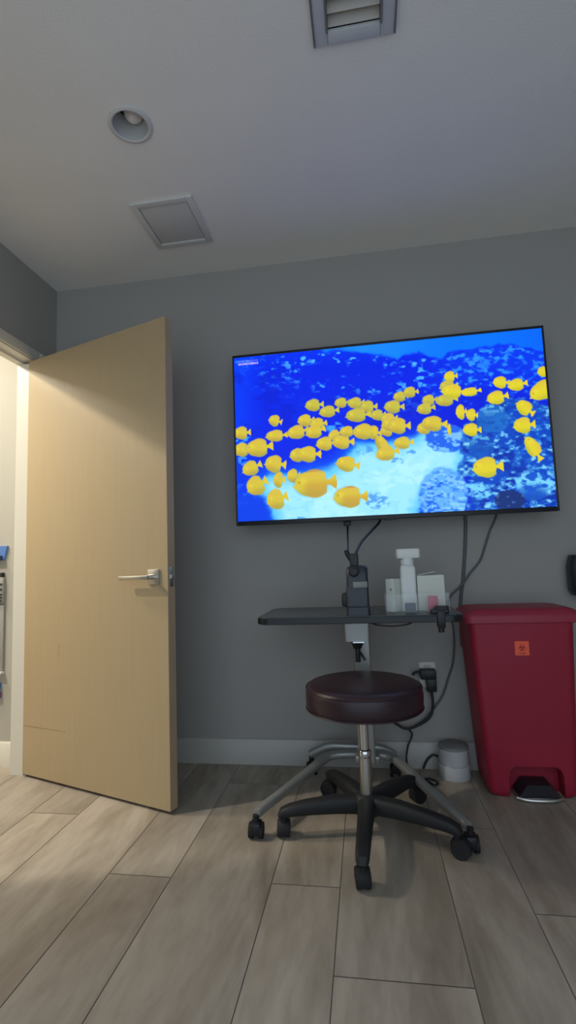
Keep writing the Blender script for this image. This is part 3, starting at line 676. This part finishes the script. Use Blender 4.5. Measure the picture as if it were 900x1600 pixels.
b = MB(); b.sweep(catmull([(.545, -.296, .010), (.58, -.312, .009), (.63, -.317, .009), (.68, -.312, .009), (.715, -.296, .010)]), [(.006, .007)], 10); b.box((.548, -.302, .004), (.712, -.21, .013), .002)
b.build('pedal_rim', M['steel'], bn)
cn = thing('canister', 'short white two-tier round canister with grey lid on floor beside red bin', 'canister', (.345, -.083, 0))
MB().lathe([(.066, 0), (.068, .003), (.068, .054), (.066, .058), (.062, .058), (.062, .066), (.0645, .066), (.0645, .124)], (.345, -.083, 0), 44).build('body', M['canister'], cn)
MB().lathe([(.0625, .1241), (.0625, .127), (.0645, .128), (.0640, .135), (.060, .1375), (.001, .1385)], (.345, -.083, 0), 44).build('lid', M['lidgrey'], cn)
# orange sticker with a three-lobed warning mark, on the sloping front
sl = math.atan2(.012, .372)
Xs = Matrix.Translation((.6095, -.29265+.0003, .5875)) @ Matrix.Rotation(sl, 4, 'X')
b = MB(); b.box((-.0275, -.0022, -.0285), (.0275, .0005, .0285), .0006, 1, xf=Xs)
s0 = b.build('warning_label', M['sticker'], bn)
b = MB()
def ringxz(cx, cz, r0, r1, a0=0, a1=360, n=28):
    A_ = [math.radians(a0+(a1-a0)*k/n) for k in range(n+1)]
    out = []
    for a in A_:
        d_ = (math.cos(a), math.sin(a))
        out.append([Xs @ Vector((cx+d_[0]*r, y, cz+d_[1]*r)) for r, y in ((r0, -.0021), (r1, -.0021), (r1, -.0027), (r0, -.0027))])
    b.rings(out)
ringxz(0, .002, .006, .0078)
for k in range(3):
    a = math.radians(90+120*k); cx, cz = .0082*math.cos(a), .002+.0082*math.sin(a)
    ringxz(cx, cz, .0052, .0082, math.degrees(a)+40-360, math.degrees(a)-40)
b.box((-.014, -.0027, -.0215), (.014, -.0021, -.0185), xf=Xs)
b.build('warning_mark', M['stickerink'], s0)

# ------------------------------------------------------------------ outlet, plug and cords
ot = thing('wall_outlet', 'cream wall outlet plate with a black plug on grey wall', 'outlet', (.262, 0, .42))
MB().box((.2255, -.006, .362), (.300, 0, .478), .002).build('cover_plate', M['plate'], ot)
MB().box((.247, -.008, .375), (.279, -.005, .465), .002).build('socket', M['trimw'], ot)
pl = thing('power_adapter', 'black plug-in power adapter in the wall outlet behind the stool', 'power adapter', (.262, -.01, .36))
b = MB(); b.box((.224, -.058, .408), (.296, -.0085, .452), .006); b.box((.250, -.052, .352), (.296, -.0085, .412), .006); b.build('body', M['black'], pl)
MB().tube([(.226, -.035, .440), (.205, -.036, .437), (.190, -.036, .426)], .006, 10).build('strain_relief', M['black'], pl)
MB().tube([(.272, -.03, .353), (.274, -.04, .30), (.262, -.045, .25), (.225, -.045, .215), (.155, -.045, .188), (.11, -.045, .205), (.075, -.05, .235), (.03, -.06, .28), (.0, -.15, .38), (-.01, -.235, .60), (.0, -.27, TT-.03)], .0065, 8).build('cord', M['cable'], pl)
cord('cable', [(.155, -.04, .188), (.172, -.04, .165), (.166, -.04, .14), (.15, -.05, .11), (.14, -.07, .05), (.17, -.11, .006), (.215, -.15, .006), (.24, -.19, .006), (.26, -.165, .006), (.225, -.13, .006), (.19, -.17, .006), (.235, -.225, .006)], .0045, 'cable', 'black cord dropping past the baseboard into loops on the floor')
cord('cable', [(.215, -.03, .008), (.235, -.028, .045), (.262, -.028, .068), (.283, -.028, .062)], .0055, 'cable', 'short black cord end arching over the baseboard beside the white collar')
cord('cable', [(.481, -.008, 1.20), (.481, -.008, 1.12), (.470, -.008, 1.0), (.452, -.008, .86), (.433, -.008, .745), (.425, -.008, .55)], .0075, 'greycable', 'straight grey cable running down wall from television to behind red bin')
cord('cable', [(.632, -.008, 1.20), (.62, -.008, 1.144), (.588, -.008, 1.08), (.565, -.008, 1.02), (.535, -.008, .945), (.486, -.012, .888), (.44, -.022, .83), (.376, -.010, .756), (.392, -.010, .62), (.382, -.010, .49), (.352, -.010, .40), (.318, -.010, .318), (.241, -.012, .225), (.19, -.014, .19)], .0048, 'greycable', 'curved grey cable swinging left from television down behind the tray')

# dark dispenser at the right edge
ds = thing('wall_dispenser', 'dark rounded wall dispenser at right edge above the red bin', 'dispenser', (1.0, 0, .78))
b = MB(); b.rings([rrect(1.0, -.045, .085, .045, .03, .775), rrect(1.0, -.05, .100, .05, .035, .80), rrect(1.0, -.05, .100, .05, .035, .90), rrect(1.0, -.045, .085, .045, .03, .955)]); b.build('housing', M['device'], ds)
MB().box((.95, -.075, .755), (1.05, -.02, .777), .006).build('nozzle', M['black'], ds)

# ------------------------------------------------------------------ things on the hall wall seen through the doorway
def hall(name, cat, label, p, q, m, bev=.003):
    return tag(MB().box(p, q, bev).build(name, M[m], origin=((p[0]+q[0])/2, YE, p[2])), label, cat)
yb = YE
t = thing('file_holder', 'blue wall file holder at top of the hall rack beyond the doorway', 'file holder', (-1.93, yb, 1.03))
MB().rings([[Vector((x, y, z)) for x, z in ((-2.05, 1.03), (-1.863, 1.03), (-1.846, 1.105), (-2.05, 1.105))] for y in (yb-.012, yb)]).build('back_panel', M['blue'], t)
MB().box((-2.05, yb-.035, 1.03), (-1.871, yb-.012, 1.055), .002).build('front_lip', M['darkcard'], t)
hall('wall_hook', 'hook', 'tiny black hook on hall wall between blue holder and grey rack', (-1.878, yb-.02, .943), (-1.864, yb, .966), 'black', .002)
t = thing('document_rack', 'grey slotted document rack on the hall wall beyond the doorway', 'rack', (-1.96, yb, .81))
MB().box((-2.05, yb-.02, .81), (-1.860, yb, .93), .002).build('body', M['greyp'], t)
for z in (.818, .835, .852, .878, .905): MB().box((-2.05, yb-.026, z), (-1.863, yb-.018, z+.006)).build('slot', M['black'], t)
hall('wall_panel', 'panel', 'pale grey panel hanging low on hall wall beyond the doorway', (-2.05, yb-.012, .465), (-1.858, yb, .80), 'greyp')
hall('wall_shelf', 'shelf', 'thin white ledge below grey panel on the hall wall', (-2.05, yb-.03, .452), (-1.854, yb, .464), 'white', .002)
hall('wall_bin', 'holder', 'small blue holder beneath white ledge on the hall wall', (-2.03, yb-.02, .372), (-1.871, yb, .408), 'blue')
hall('wall_box', 'box', 'small purple box under the small blue holder in hall', (-2.03, yb-.02, .330), (-1.868, yb, .362), 'purple')

# ------------------------------------------------------------------ light
def area(name, loc, size, power, col, rot=(0, 0, 0), shape='DISK'):
    l = bpy.data.lights.new(name, 'AREA'); l.shape = shape; l.size = size; l.energy = power; l.color = col
    o = bpy.data.objects.new(name, l); COL.objects.link(o); o.location = loc; o.rotation_euler = rot; return o
area('hall_downlight', (-2.50, -1.27, 2.525), .10, 37, (1., .91, .77))
area('hall_fill_light', (-2.62, -.62, H-.012), .40, 28, (1., .92, .78))  # unseen soft fill, added to brighten the left floor through the doorway
w = bpy.data.worlds.new('room_glow'); SC.world = w; w.use_nodes = True
w.node_tree.nodes['Background'].inputs['Color'].default_value = (.78, .94, 1.12, 1); w.node_tree.nodes['Background'].inputs['Strength'].default_value = 1.16

# ------------------------------------------------------------------ camera
f, yaw, pitch, roll, ch, cd = 779.875, -.149152, .099676, -.035727, .968995, 2.478093
cy, sy_ = math.cos(yaw), math.sin(yaw); cp, sp = math.cos(pitch), math.sin(pitch)
fw = Vector((sy_*cp, cy*cp, sp)); rt = Vector((cy, -sy_, 0)); up = rt.cross(fw)
r2 = math.cos(roll)*rt+math.sin(roll)*up; u2 = -math.sin(roll)*rt+math.cos(roll)*up
cam = bpy.data.cameras.new('camera'); co = bpy.data.objects.new('camera', cam); COL.objects.link(co)
cam.sensor_fit = 'VERTICAL'; cam.sensor_height = 36; cam.lens = 36*f/1600; cam.clip_start = .02
co.matrix_world = Matrix(((r2.x, u2.x, -fw.x, 0), (r2.y, u2.y, -fw.y, -cd), (r2.z, u2.z, -fw.z, ch), (0, 0, 0, 1)))
SC.camera = co
vs = SC.view_settings
vs.view_transform = 'Standard'; vs.look = 'None'; vs.exposure = 0.; vs.gamma = 1.; vs.use_curve_mapping = False
